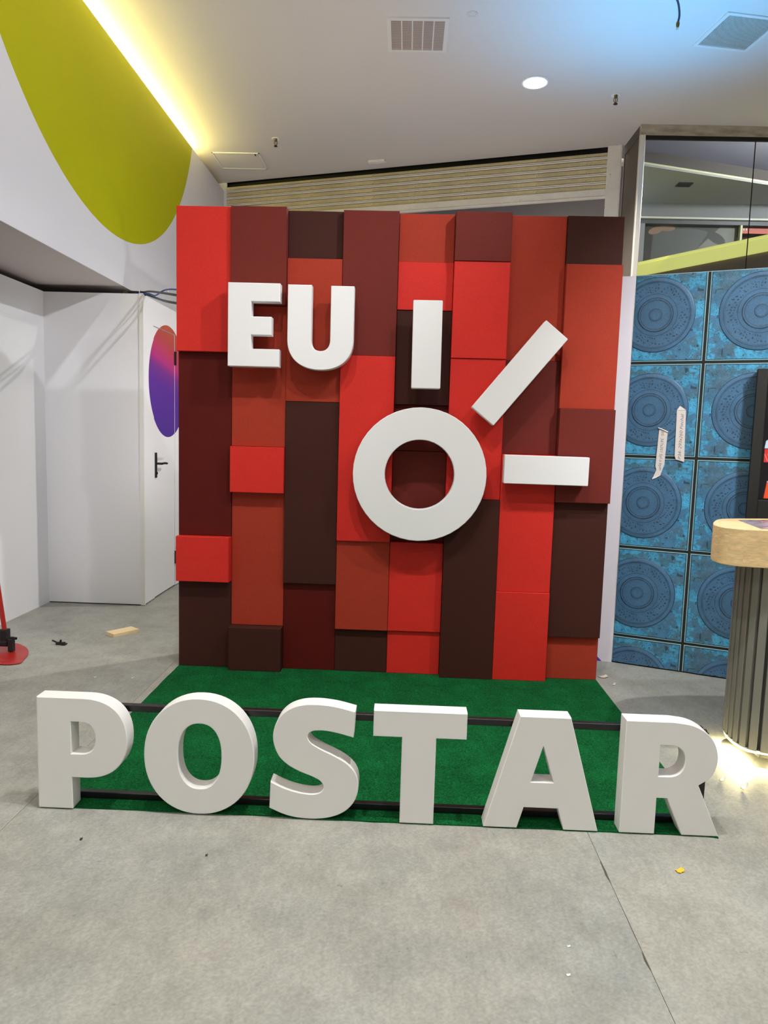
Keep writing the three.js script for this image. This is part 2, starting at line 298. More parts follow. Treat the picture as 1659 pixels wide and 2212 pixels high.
{ // square return grille with fine louvres and four bars
  const t = thing('ceiling_vent', 'square white ceiling grille with brown louvres, left of the glowing downlight', 'vent', [0.062, 4.05, -1.295]), s = 0.205, i = 0.178;
  part('frame', [box(-s, -0.012, -s, s, 0, -i), box(-s, -0.012, i, s, 0, s), box(-s, -0.012, -i, -i, 0, i), box(i, -0.012, -i, s, 0, i)], M.ventGrey, t);
  part('backing', box(-i, -0.0015, -i, i, 0, i), std(0x3a302c, 0.9), t);
  const lv = []; for (let k = 0; k < 34; k++) { const z = -i + (k + 0.5) * 2 * i / 34; const g = new THREE.BoxGeometry(2 * i, 0.0012, 0.0054); g.rotateX(-0.1); g.translate(0, -0.0085, z); lv.push(metricUV(g)); }
  part('louvre', lv, M.grilleBrown, t).userData.kind = 'stuff';
  for (let k = 1; k < 5; k++) part('bar', box(-i + k * 2 * i / 5 - 0.004, -0.0115, -i, -i + k * 2 * i / 5 + 0.004, -0.002, i), M.ventGrey, t);
}
{ const t = thing('ceiling_vent', 'white ceiling grille with fine slats in the blue light at upper right', 'vent', [2.175, 4.05, -1.22]), s = 0.2, i = 0.176; t.rotation.y = 0.17;
  part('frame', [box(-s, -0.008, -s, s, 0, -i), box(-s, -0.008, i, s, 0, s), box(-s, -0.008, -i, -i, 0, i), box(i, -0.008, -i, s, 0, i)], M.ventGrey, t);
  part('backing', box(-i, -0.0012, -i, i, 0, i), std(0x232a38, 0.9), t);
  const lv = []; for (let k = 0; k < 38; k++) { const x = -i + (k + 0.5) * 2 * i / 38; const g = new THREE.BoxGeometry(0.0058, 0.0012, 2 * i); g.rotateZ(0.3); g.translate(x, -0.005, 0); lv.push(metricUV(g)); }
  part('louvre', lv, M.ventGrey, t).userData.kind = 'stuff';
}
for (const [x, z, label] of [[-1.227, -3.06, 'small brass sprinkler head near the access hatch'], [1.636, -2.11, 'small brass sprinkler head right of the glowing downlight']]) {
  const t = thing('sprinkler', label, 'sprinkler', [x, 4.05, z], 'sprinkler heads on the ceiling');
  part('cover_plate', metricUV(new THREE.LatheGeometry([[0.012, -0.002], [0.036, -0.006], [0.038, -0.003], [0.036, 0]].map(p => new THREE.Vector2(...p)), 24)), M.white, t);
  part('body', metricUV(new THREE.LatheGeometry([[0, -0.022], [0.01, -0.022], [0.013, -0.012], [0.013, 0]].map(p => new THREE.Vector2(...p)), 14)), M.brass, t);
  part('yoke', [tube([[-0.011, -0.02, 0], [-0.014, -0.042, 0], [-0.004, -0.062, 0]], 0.0032, 10, 6), tube([[0.011, -0.02, 0], [0.014, -0.042, 0], [0.004, -0.062, 0]], 0.0032, 10, 6)], M.brass, t);
  part('bulb', tube([[0, -0.02, 0], [0, -0.06, 0]], 0.003, 4, 6), std(0x301812, 0.3), t);
  part('deflector', metricUV(new THREE.LatheGeometry([[0, -0.07], [0.016, -0.07], [0.017, -0.066], [0.005, -0.06], [0, -0.06]].map(p => new THREE.Vector2(...p)), 16)), std(0x3c2c1c, 0.4, { metalness: 0.6 }), t);
}
{ const t = thing('blanking_plate', 'flat round white cap on the ceiling right of the brown grille', 'ceiling plate', [0.411, 4.05, -1.055]);
  part('rim', metricUV(new THREE.LatheGeometry([[0.024, 0], [0.036, 0], [0.036, -0.003], [0.03, -0.005], [0.024, -0.002]].map(p => new THREE.Vector2(...p)), 28)), M.ceiling, t);
  part('plate', metricUV(new THREE.LatheGeometry([[0, -0.003], [0.021, -0.002], [0.022, 0], [0, 0]].map(p => new THREE.Vector2(...p)), 24)), M.ceiling, t); }
{ const t = thing('junction_box', 'slim white plastic box on the ceiling just before the roller shutter', 'box', [-0.305, 4.05, -3.535]); t.rotation.y = -0.27;
  part('cover', cbox(-0.085, -0.022, -0.024, 0.085, 0, 0.024, 0.003), M.pvc, t); part('clip', cbox(-0.03, -0.026, -0.026, 0.03, -0.001, 0.026, 0.002), M.pvc, t); }
{ const t = thing('access_hatch', 'flush ceiling access hatch with thin frame beside the yellow cove light', 'hatch', [-1.69, 4.05, -3.615]); const w = 0.235, d = 0.21, k = 0.1;
  const sk = (x0, z0, x1, z1, h) => { const g = box(x0, -h, z0, x1, 0, z1); const p = g.attributes.position; for (let i = 0; i < p.count; i++) p.setX(i, p.getX(i) + p.getZ(i) * 0.0); return g; };
  part('frame', [sk(-w, -d, w, -d + 0.012, 0.006), sk(-w, d - 0.012, w, d, 0.006), sk(-w, -d, -w + 0.012, d, 0.006), sk(w - 0.012, -d, w, d, 0.006)], M.pvc, t);
  part('lid', box(-w + 0.018, -0.004, -d + 0.018, w - 0.018, 0, d - 0.018), M.ceiling, t);
  part('latch', box(w - 0.05, -0.008, d - 0.06, w - 0.04, -0.003, d - 0.02), M.blackMatt, t); }
{ const t = thing('hanging_cable', 'loose blue-grey cable hanging from the ceiling with a small plug', 'cable', [1.6, 4.05, -0.83]);
  part('cord', tube([[-0.06, 0, 0.1], [-0.02, -0.01, 0.06], [0.035, -0.05, 0.02], [0.06, -0.11, -0.01], [0.058, -0.145, -0.02]], 0.0065, 30), std(0x27384f, 0.5), t);
  part('plug', metricUV(new THREE.LatheGeometry([[0, 0], [0.008, 0], [0.011, -0.012], [0.009, -0.03], [0.005, -0.034], [0, -0.034]].map(p => new THREE.Vector2(...p)), 12)), M.brass, t, [0.058, -0.14, -0.022]);
  part('pin', [tube([[0.054, -0.17, -0.022], [0.05, -0.187, -0.022]], 0.0025, 4, 6), tube([[0.062, -0.17, -0.022], [0.06, -0.187, -0.022]], 0.0025, 4, 6)], M.pvc, t); }

// ───────────────────────── shutter, shop front and mall beyond ─────────────────────────
{ const t = thing('roller_shutter', 'half-open beige ribbed metal roller shutter behind the red wall', 'shutter', [-1.987, 0, -4.262]); t.rotation.y = -Math.atan2(1.178, 3.945);
  const L = 4.01, P = 0.0735;
  const ext = (pr) => { const g = new THREE.ExtrudeGeometry(new THREE.Shape(pr.map(p => new THREE.Vector2(-p[0], p[1]))), { depth: L, bevelEnabled: false, curveSegments: 1 }); g.rotateY(Math.PI / 2); return metricUV(g); };
  const flat = h => ext([[-0.006, 0], [-0.004, 0.006], [-0.002, 0.024], [-0.004, h - 0.003], [-0.010, h], [-0.02, h], [-0.02, 0]]), g = flat(0.044);
  const groove = ext([[-0.017, 0.044], [-0.017, P], [-0.02, P], [-0.02, 0.044]]), rb = ext([[-0.017, 0], [0.004, 0.0006], [0.0095, 0.0028], [0.0095, 0.0052], [0.004, 0.0076], [-0.017, 0.008]]);
  for (let k = 0; k < 5; k++) { const m = part('slat', k < 4 ? g : flat(0.034), M.shutter, t, [0, 3.677 + k * P, 0]); if (k > 3) continue; part('groove', groove, M.grime, m); for (const y of [0.0478, 0.0605]) part('rib', rb, M.rib, m, [0, y, 0]); }
  part('housing_lip', box(0, 3.96, -0.12, L, 4.05, -0.05), M.blackMatt, t);
  part('bottom_rail', [cbox(0, 3.597, -0.03, L, 3.677, 0.012, 0.003), cbox(0, 3.6, 0.012, L, 3.612, 0.02, 0.002)], M.rail, t);
  part('guide', cbox(L, 0, -0.06, L + 0.125, 4.05, 0.03, 0.004), M.rail, t);
  part('housing', box(-0.1, 4.05, -0.4, L + 0.1, 4.5, -0.06), M.dark, t);
}
{ const h = struct('wall_hoarding', (() => { const g = box(-0.6, 0, -0.36, 4.16, 3.98, -0.32); g.rotateY(-Math.atan2(1.178, 3.945)); return g; })(), std(0x8b878c, 0.8), null, [-1.987, 0, -4.262]); }
struct('wall_end', (() => { const g = box(0, 3.6, -0.02, 0.9, 4.05, 0.0); g.translate(-0.9, 0, 0); g.rotateY(-0.29); return g; })(), M.white, null, [-1.99, 0, -4.26]);
{ const w = struct('window_1');
  struct('top_bar', cbox(2.0, 3.965, -2.66, 5.4, 4.05, -2.618, 0.003), M.bar, w);
  struct('top_gasket', box(2.05, 3.935, -2.66, 5.4, 3.965, -2.635), M.dark, w);
  struct('corner_post', cbox(2.0, 0, -2.66, 2.045, 3.965, -2.618, 0.004), M.steel, w);
  struct('side_bar', cbox(2.0, 3.965, -3.07, 2.05, 4.05, -2.66, 0.003), M.bronze, w);
  struct('side_panel', box(2.006, 0, -3.07, 2.03, 3.965, -2.66), M.bronze, w);
  struct('side_post', cbox(2.0, 0, -3.1, 2.04, 4.05, -3.07, 0.003), M.bronze, w);
  part('pane', box(2.045, 0, -2.644, 2.983, 3.955, -2.643), M.glass, w);
  part('pane', box(2.99, 0, -2.644, 5.4, 3.955, -2.643), M.glass, w);
  struct('joint', box(2.983, 0, -2.646, 2.99, 3.955, -2.64), M.blackMatt, w);
}
// the mall passage behind the glass
struct('mall_wall', [box(-3.4, 0, -6.7, 5.6, 4.75, -6.6)], std(0x8d898a, 0.8));
struct('mall_ceiling', box(-3.4, 4.7, -6.6, 5.6, 4.8, -2.3), std(0xb8b3c4, 0.85));
{ const d = new THREE.Vector2(4.012 - 2.485, -4.555 + 4.063), L = d.length(), a = Math.atan2(-d.y, d.x), along = (s0, s1, y0, y1, z0, z1) => { const g = box(s0, y0, z0, s1, y1, z1); g.rotateY(a); g.translate(2.485, 0, -4.063); return g; };
  const t = thing('ceiling_beam', 'dark brown ceiling beam with a cream lower edge behind the glass', 'beam');
  part('beam_body', along(-1, 3.2, 4.275, 4.388, -0.12, 0), std(0x352c27, 0.7), t);
  part('edge_strip', along(-1, 3.2, 4.256, 4.275, -0.02, 0.004), std(0xc4bf9a, 0.6), t);
  struct('mall_soffit', (() => { const g = along(-1, 3.2, 4.238, 4.256, -2.2, 0); return g; })(), std(0x9a9a9a, 0.85));
}
{ const t = thing('ceiling_grille', 'dark flat grille on the grey passage ceiling behind the glass', 'vent', [3.1, 4.238, -4.58]); part('frame', [box(-0.08, -0.012, -0.06, 0.08, 0, -0.05), box(-0.08, -0.012, 0.05, 0.08, 0, 0.06), box(-0.08, -0.012, -0.05, -0.07, 0, 0.05), box(0.07, -0.012, -0.05, 0.08, 0, 0.05)], M.blackMatt, t); part('backing', box(-0.07, -0.006, -0.05, 0.07, 0, 0.05), M.dark, t); }
{ const w = struct('shop_bulkhead'); struct('bulkhead', box(1.4, 4.068, -5.5, 5.4, 4.238, -5.226), std(0x77777a, 0.8), w); struct('drip_edge', box(1.4, 4.05, -5.5, 5.4, 4.07, -5.2), std(0xc9c6c0, 0.6), w); struct('head_rail', box(1.4, 4.0, -5.5, 5.4, 4.05, -5.24), std(0x45454c, 0.5), w);
  struct('shop_post', box(2.815, 0, -5.3, 2.9, 4.0, -5.24), std(0x85858a, 0.5), w); struct('shop_post', box(4.05, 0, -5.3, 4.075, 4.0, -5.24), std(0xb9b58f, 0.5), w); struct('shop_back', box(1.4, 0, -5.5, 5.4, 4.0, -5.4), std(0x2c2a24, 0.9), w); }
{ // large fashion poster in the opposite shop, only its upper part shows
  const cv = document.createElement('canvas'); cv.width = 512; cv.height = 512; const c = cv.getContext('2d');
  c.fillStyle = '#2d2c28'; c.fillRect(0, 0, 512, 512); c.fillStyle = '#6c6c66'; c.beginPath(); c.moveTo(180, 512); c.lineTo(300, 120); c.lineTo(420, 0); c.lineTo(512, 0); c.lineTo(512, 512); c.fill();
  c.fillStyle = '#4b4e4e'; c.beginPath(); c.moveTo(60, 40); c.bezierCurveTo(180, 0, 300, 10, 360, 30); c.lineTo(270, 160); c.lineTo(150, 330); c.lineTo(40, 360); c.fill();
  c.fillStyle = '#2b2c2c'; c.beginPath(); c.ellipse(400, 60, 56, 26, 0.5, 0, 7); c.fill(); c.fillStyle = '#8a6a58'; c.beginPath(); c.ellipse(70, 26, 40, 18, -0.3, 0, 7); c.fill(); c.beginPath(); c.ellipse(130, 12, 46, 16, 0, 0, 7); c.fill();
  c.fillStyle = '#c9c9c4'; c.beginPath(); c.moveTo(170, 200); c.lineTo(290, 140); c.lineTo(230, 190); c.fill();
  const tx = new THREE.CanvasTexture(cv); tx.colorSpace = THREE.SRGBColorSpace; const g = new THREE.BoxGeometry(1.15, 1.15, 0.01);
  const pm = std(0xffffff, 0.6, { map: tx });
  const t = thing('wall_poster', 'dark fashion poster in the shop behind the glass above the blue wall', 'poster', [3.475, 3.425, -5.33]); part('print', g, pm, t); part('mount', box(-0.56, -0.56, -0.07, 0.56, 0.56, -0.005), M.blackMatt, t);
}
{ // red shop sign to the right of the poster, cut by the frame
  const t = thing('shop_sign', 'narrow orange-red shop sign behind the glass at the right edge', 'sign', [4.55, 3.96, -5.3]); part('panel', cbox(-0.46, -0.04, -0.03, 0.46, 0.025, 0, 0.003), std(0xa8432a, 0.5), t); for (const k of [0, 1, 2]) part('letter_stroke', box(-0.44 + k * 0.03, -0.005, 0, -0.43 + k * 0.03, 0.02, 0.004), M.pvc, t); }
{ // yellow cove reflection in the glass, imitated by a slanting glowing box
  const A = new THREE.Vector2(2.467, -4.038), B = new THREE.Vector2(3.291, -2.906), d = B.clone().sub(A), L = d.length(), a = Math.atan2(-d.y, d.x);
  const t = thing('cove_reflection', 'slanting glowing box imitating a yellow cove reflection in the glass', 'light', [A.x, 0, A.y]); t.rotation.y = a;
  part('bulkhead', [box(-0.7, 2.7, -0.4, 2.0, 3.1, -0.03)], std(0x9c8579, 0.8), t);  // reflected wall below the glow, built as a box
  part('reflected_glow', cbox(-0.7, 3.1, -0.4, 2.0, 3.22, 0, 0.004), std(0xe8e08a, 0.6, { emissive: new THREE.Color(0.8, 0.74, 0.22), emissiveIntensity: 1.15 }), t);
  part('light_strip', box(-0.7, 3.22, -0.3, 2.0, 3.25, -0.02), std(0xfff2a0, 0.5, { emissive: new THREE.Color(0.75, 0.7, 0.22), emissiveIntensity: 1.05 }), t);  // second glowing band of the imitated reflection
  const l = new THREE.RectAreaLight(new THREE.Color(1, 0.9, 0.4), 5, 2.6, 0.05); l.position.set(2.75, 3.27, -3.75); scene.add(l); l.lookAt(2.3, 4.2, -5.2); }  // added light for the glow above the imitated reflection
for (const [x, z, I, y = 4.7] of [[2.2, -4.9, 1.1, 4.238], [4.75, -3.4, 20, 4.4], [-0.4, -5.6, 1.2]]) { // added unseen lamps that brighten the passage
  const t = thing('downlight', x > 0 && y < 4.3 ? 'added unseen lamp under the far grey soffit, lighting the passage' : x > 0 ? 'added unseen lamp behind the glass front, lighting the passage' : 'added unseen lamp behind the roller shutter, lighting the passage', 'ceiling light', [x, y, z], 'added passage lamps');
  if (y > 4.3 && y < 4.6) part('rod', box(-0.006, 0, -0.006, 0.006, 0.3, 0.006), M.black, t);
  part('trim_ring', metricUV(new THREE.LatheGeometry([[0.06, 0], [0.08, 0], [0.08, -0.005], [0.06, -0.005]].map(p => new THREE.Vector2(...p)), 24)), M.white, t);
  part('lamp_lens', metricUV(new THREE.LatheGeometry([[0, -0.01], [0.058, -0.004], [0.058, -0.001], [0, -0.001]].map(p => new THREE.Vector2(...p)), 20)), std(0xffffff, 0.5, { emissive: new THREE.Color(1, 0.96, 0.95), emissiveIntensity: 3 }), t);
  const l = new THREE.PointLight(new THREE.Color(1, 0.96, 0.97), I, 0, 2); l.position.set(x, y - 0.1, z); l.castShadow = true; l.shadow.radius = 3; scene.add(l); }

// ───────────────────────── blue tiled wall ─────────────────────────
const BW = new THREE.Group(); BW.name = 'wall_blue'; BW.position.set(1.363, 0, -0.394); BW.rotation.y = -Math.atan2(0.38439, 0.92317); BW.userData.kind = 'structure'; scene.add(BW);
{ part('backing', box(0.002, 0, -0.06, 4.3, 2.283, -0.003), M.dark, BW);
  const rows = [[1.790, 2.283], [1.251, 1.79], [0.712, 1.251], [0.173, 0.712], [0.0, 0.173]], u0 = -0.1505, y00 = 0.173;
  const prof = [[0, 0.0036], [0.026, 0.0036], [0.03, 0.005], [0.034, 0.0036], [0.08, 0.003], [0.085, 0.0052], [0.093, 0.0052], [0.098, 0.0032], [0.116, 0.0036], [0.119, 0.0026], [0.178, 0.0026], [0.183, 0.0046], [0.19, 0.0046], [0.194, 0.0034], [0.206, 0.0032], [0.2105, 0.0]];
  for (let c = 0; c < 8; c++) for (const [ya, yb] of rows) {
    const xa = u0 + c * TILE, xb = xa + TILE; if (xa > 4.2) continue;
    const base = ya === 0 ? y00 - TILE : ya, x0 = Math.max(xa + 0.0072, 0.002), x1 = Math.min(xb - 0.0072, 4.3), y0 = Math.max(ya + 0.0072, 0.001), y1 = yb === 2.283 ? 2.283 : yb - 0.0072;
    if (x1 - x0 < 0.03) continue;
    const g = board(rectShape(x0, y0, x1, y1), 0.004, 0.0012); const p = g.attributes.position, uv = g.attributes.uv; for (let i = 0; i < p.count; i++) uv.setXY(i, (p.getX(i) - xa) / TILE, (p.getY(i) - base) / TILE);
    const tl = part('tile', g, M.tile, BW);
    if (c > 3) continue;
    const cx = xa + TILE / 2, cy = base + TILE / 2, N = 56, pos = [], uvs = [], idx = [];
    for (const [r, h] of prof) for (let k = 0; k < N; k++) { const a = k / N * Math.PI * 2; const X = Math.max(x0 + 0.001, Math.min(x1 - 0.001, cx + r * Math.cos(a))), Y = Math.max(y0 + 0.001, Math.min(y1 - 0.001, cy + r * Math.sin(a))); pos.push(X, Y, h + 0.0003); uvs.push((X - xa) / TILE, (Y - base) / TILE); }
    for (let j = 0; j < prof.length - 1; j++) for (let k = 0; k < N; k++) { const a = j * N + k, b = j * N + (k + 1) % N, cc = a + N, dd = b + N; idx.push(a, cc, b, b, cc, dd); }
    const m = new THREE.BufferGeometry(); m.setAttribute('position', new THREE.Float32BufferAttribute(pos, 3)); m.setAttribute('uv', new THREE.Float32BufferAttribute(uvs, 2)); m.setIndex(idx); m.computeVertexNormals();
    part('medallion', m, M.tile, tl);
  }
  part('top_edge', box(0, 2.283, -0.06, 4.3, 2.286, 0.0), std(0x9fb8c8, 0.5), BW);
}
{ // white return wall running behind the red wall, with a purple printed disc low down
  const w = struct('wall_return', (() => { const g = box(-1.15, 0, -0.06, 0, 2.284, 0); return g; })(), std(0xe8e2ea, 0.55), null, [1.362, 0, -0.394]); w.rotation.y = -0.2;
  const pts = [], r = 0.45, cx = -0.385, cy = -0.308; for (let i = 0; i <= 60; i++) { const a = Math.asin(-cy / r) + (Math.PI - 2 * Math.asin(-cy / r)) * i / 60; pts.push(new THREE.Vector2(cx + r * Math.cos(a), cy + r * Math.sin(a))); }
  const g = new THREE.ExtrudeGeometry(new THREE.Shape(pts), { depth: 0.001, bevelEnabled: false }); part('printed_disc', metricUV(g), M.purple, w);
}
{ // strips of masking tape with handwriting
  const strip = (runs, label, text, rot, tx, ty, size) => {
    const cv = document.createElement('canvas'); cv.width = 256; cv.height = 1024; const c = cv.getContext('2d'); c.fillStyle = '#d6cfca'; c.fillRect(0, 0, 256, 1024);
    let q = 5; for (let i = 0; i < 900; i++) { q = (q * 1664525 + 1013904223) >>> 0; const a = q / 4294967296; q = (q * 1664525 + 1013904223) >>> 0; const b = q / 4294967296; c.fillStyle = i % 2 ? 'rgba(255,250,245,0.25)' : 'rgba(150,140,135,0.18)'; c.fillRect(a * 256, b * 1024, 3, 14); }
    c.fillStyle = '#4d4a4b'; c.font = `italic ${size}px sans-serif`; c.save(); c.translate(tx, ty); c.rotate(rot); c.fillText(text, 0, 0); c.restore();
    const t = new THREE.CanvasTexture(cv); t.colorSpace = THREE.SRGBColorSpace;
    const xs = runs.map(p => p[0]), ys = runs.map(p => p[1]), x0 = Math.min(...xs), x1 = Math.max(...xs), y0 = Math.min(...ys), y1 = Math.max(...ys);
    const g = new THREE.ExtrudeGeometry(new THREE.Shape(runs.map(p => new THREE.Vector2(...p))), { depth: 0.0012, bevelEnabled: false }); const p = g.attributes.position, uv = g.attributes.uv;
    for (let i = 0; i < p.count; i++) uv.setXY(i, (p.getX(i) - x0) / (x1 - x0), (p.getY(i) - y0) / (y1 - y0));
    const T = thing('tape_strip', label, 'tape', [0, 0, 0], 'handwritten tape strips on the blue wall'); T.position.copy(BW.position); T.rotation.copy(BW.rotation); T.updateMatrix(); T.translateZ(0.0055);
    part('paper', g, std(0xffffff, 0.8, { map: t }), T); return T;
  };
  const a = strip([[0.269, 1.523], [0.276, 1.53], [0.317, 1.524], [0.3265, 1.23], [0.282, 1.242], [0.274, 1.262]], 'long tape strip with handwriting stuck upright on the blue wall', 'P34- 293x260 Piechal', -Math.PI / 2, 168, 985, 92);
  { const g = new THREE.ExtrudeGeometry(outline([[0.269, 1.522], [0.284, 1.547], [0.29, 1.543], [0.317, 1.524]]), { depth: 0.0016, bevelEnabled: false }); part('folded_end', metricUV(g), std(0xe3ddd6, 0.8), a, [0, 0, 0.0012]); }
  const b = strip([[0.182, 1.412], [0.2285, 1.396], [0.222, 1.21], [0.215, 1.185], [0.205, 1.15], [0.197, 1.152], [0.17, 1.13], [0.163, 1.126], [0.181, 1.178], [0.174, 1.2]], 'crooked tape strip with handwriting, the lower and left one', 'B5- 347x261 Syl o bym', Math.PI / 2, 120, 30, 80);
  { const g = tube([[0.176, 1.42, 0.002], [0.2, 1.411, 0.003], [0.23, 1.397, 0.002]], 0.0035, 8, 6); part('folded_end', g, std(0xe3ddd6, 0.8), b); const g2 = new THREE.ExtrudeGeometry(outline([[0.16, 1.122], [0.164, 1.133], [0.206, 1.155], [0.205, 1.147], [0.18, 1.13]]), { depth: 0.0014, bevelEnabled: false }); part('folded_end', metricUV(g2), std(0xe3ddd6, 0.8), b, [0, 0, 0.0012]); }
}
{ // black screen standing in front of the blue wall, mostly outside the frame
  const t = thing('display_screen', 'large black framed screen on the blue wall above the wooden counter', 'screen'); t.position.copy(BW.position); t.rotation.copy(BW.rotation); t.updateMatrix(); t.translateZ(0.08);
  const u0 = 0.66, u1 = 1.95, y0 = 0.92, y1 = 1.743, b = 0.052;
  part('housing', cbox(u0, y0 - 0.02, -0.074, u1, y1, -0.006, 0.004), M.blackMatt, t);
  part('bezel', [cbox(u0, y0 - 0.02, -0.006, u0 + b, y1, 0.004, 0.002), cbox(u0 + b, y1 - 0.087, -0.006, u1, y1, 0.004, 0.002), cbox(u0 + b, y0 - 0.02, -0.006, u1, 1.041, 0.004, 0.002)], std(0x1c1b18, 0.5), t);
  const cv = document.createElement('canvas'); cv.width = 512; cv.height = 256; const c = cv.getContext('2d'); c.fillStyle = '#040308'; c.fillRect(0, 0, 512, 256);
  const W = 1.238, H = 0.615, X = u => (u - 0.712) / W * 512, Y = y => (1.656 - y) / H * 256;
  c.fillStyle = '#cfe8fb'; c.beginPath(); c.moveTo(X(0.722), Y(1.32)); c.lineTo(X(0.727), Y(1.36)); c.lineTo(X(0.745), Y(1.375)); c.lineTo(X(0.95), Y(1.38)); c.lineTo(X(0.95), Y(1.318)); c.fill();
  c.fillStyle = '#e8372f'; c.fillRect(X(0.724), Y(1.318), 90, Y(1.246) - Y(1.318)); c.strokeStyle = '#f4b8a8'; c.lineWidth = 1.2; for (let i = 0; i < 14; i++) { c.beginPath(); c.moveTo(X(0.726) + i * 6, Y(1.29)); c.lineTo(X(0.726) + i * 6 + 7, Y(1.252)); c.stroke(); }
  c.fillStyle = '#d83a78'; c.fillRect(X(0.725), Y(1.252), 90, 2); c.fillStyle = '#f2562a'; c.beginPath(); c.moveTo(X(0.737), Y(1.051)); c.lineTo(X(0.747), Y(1.14)); c.lineTo(X(0.95), Y(1.14)); c.lineTo(X(0.95), Y(1.051)); c.fill(); c.fillStyle = '#e7b6dd'; c.fillRect(X(0.747), Y(1.146), 80, 3);
  const tx = new THREE.CanvasTexture(cv); tx.colorSpace = THREE.SRGBColorSpace; const g = new THREE.PlaneGeometry(W, H); g.translate(0.712 + W / 2, 1.041 + H / 2, -0.001);
  part('picture', g, new THREE.MeshStandardMaterial({ color: 0x050505, roughness: 0.25, emissive: 0xffffff, emissiveMap: tx, emissiveIntensity: 0.95 }), t);
}
{ // blue flood lamp behind the blue wall washing the ceiling
  const t = thing('flood_lamp', 'blue LED flood lamp on a stand hidden behind the blue wall', 'lamp', [1.72, 0, -0.66]);
  part('base', cbox(-0.12, 0, -0.12, 0.12, 0.02, 0.12, 0.003), M.black, t); part('pole', tube([[0, 0.02, 0], [0, 2.05, 0]], 0.015, 4), M.black, t); part('head', cbox(-0.1, 2.05, -0.06, 0.1, 2.11, 0.06, 0.006), M.black, t);
  part('lens', cbox(-0.085, 2.105, -0.045, 0.085, 2.118, 0.045, 0.002), std(0x86b8ff, 0.4, { emissive: new THREE.Color(0.3, 0.6, 1), emissiveIntensity: 2 }), t);
  const l = new THREE.SpotLight(new THREE.Color(0.03, 0.47, 1), BLUE_POWER, 0, 0.78, 1, 2); l.position.set(1.72, 2.14, -0.66); l.target.position.set(1.6, 4.05, -0.72); l.castShadow = true; l.shadow.radius = 4; scene.add(l, l.target);
}

for (const [x, z, side] of [[-0.8, -0.75, 'left'], [0.75, -0.7, 'right']]) { // unseen lamps behind the red wall, added to brighten the ceiling
  const t = thing('added_uplight', `added unseen lamp behind the red wall that brightens the ceiling, the ${side} one`, 'lamp', [x, 0, z], 'added lamps behind the red wall');
  part('base', cbox(-0.12, 0, -0.1, 0.12, 0.02, 0.1, 0.003), M.black, t); part('stem', tube([[0, 0.02, 0], [0, 0.3, 0]], 0.014, 4), M.black, t); part('head', cbox(-0.12, 0.3, -0.08, 0.12, 0.35, 0.08, 0.006), M.black, t);
  part('lens', cbox(-0.105, 0.345, -0.065, 0.105, 0.358, 0.065, 0.002), std(0xffffff, 0.4, { emissive: new THREE.Color(1, 0.96, 0.94), emissiveIntensity: 2 }), t);
  const l = new THREE.SpotLight(new THREE.Color(1, 0.95, 0.93), FLOOD_POWER, 0, 1.25, 1, 2); l.position.set(x, 0.38, z); l.target.position.set(x, 4, z - 2.2); l.castShadow = true; l.shadow.radius = 6; scene.add(l, l.target);
}
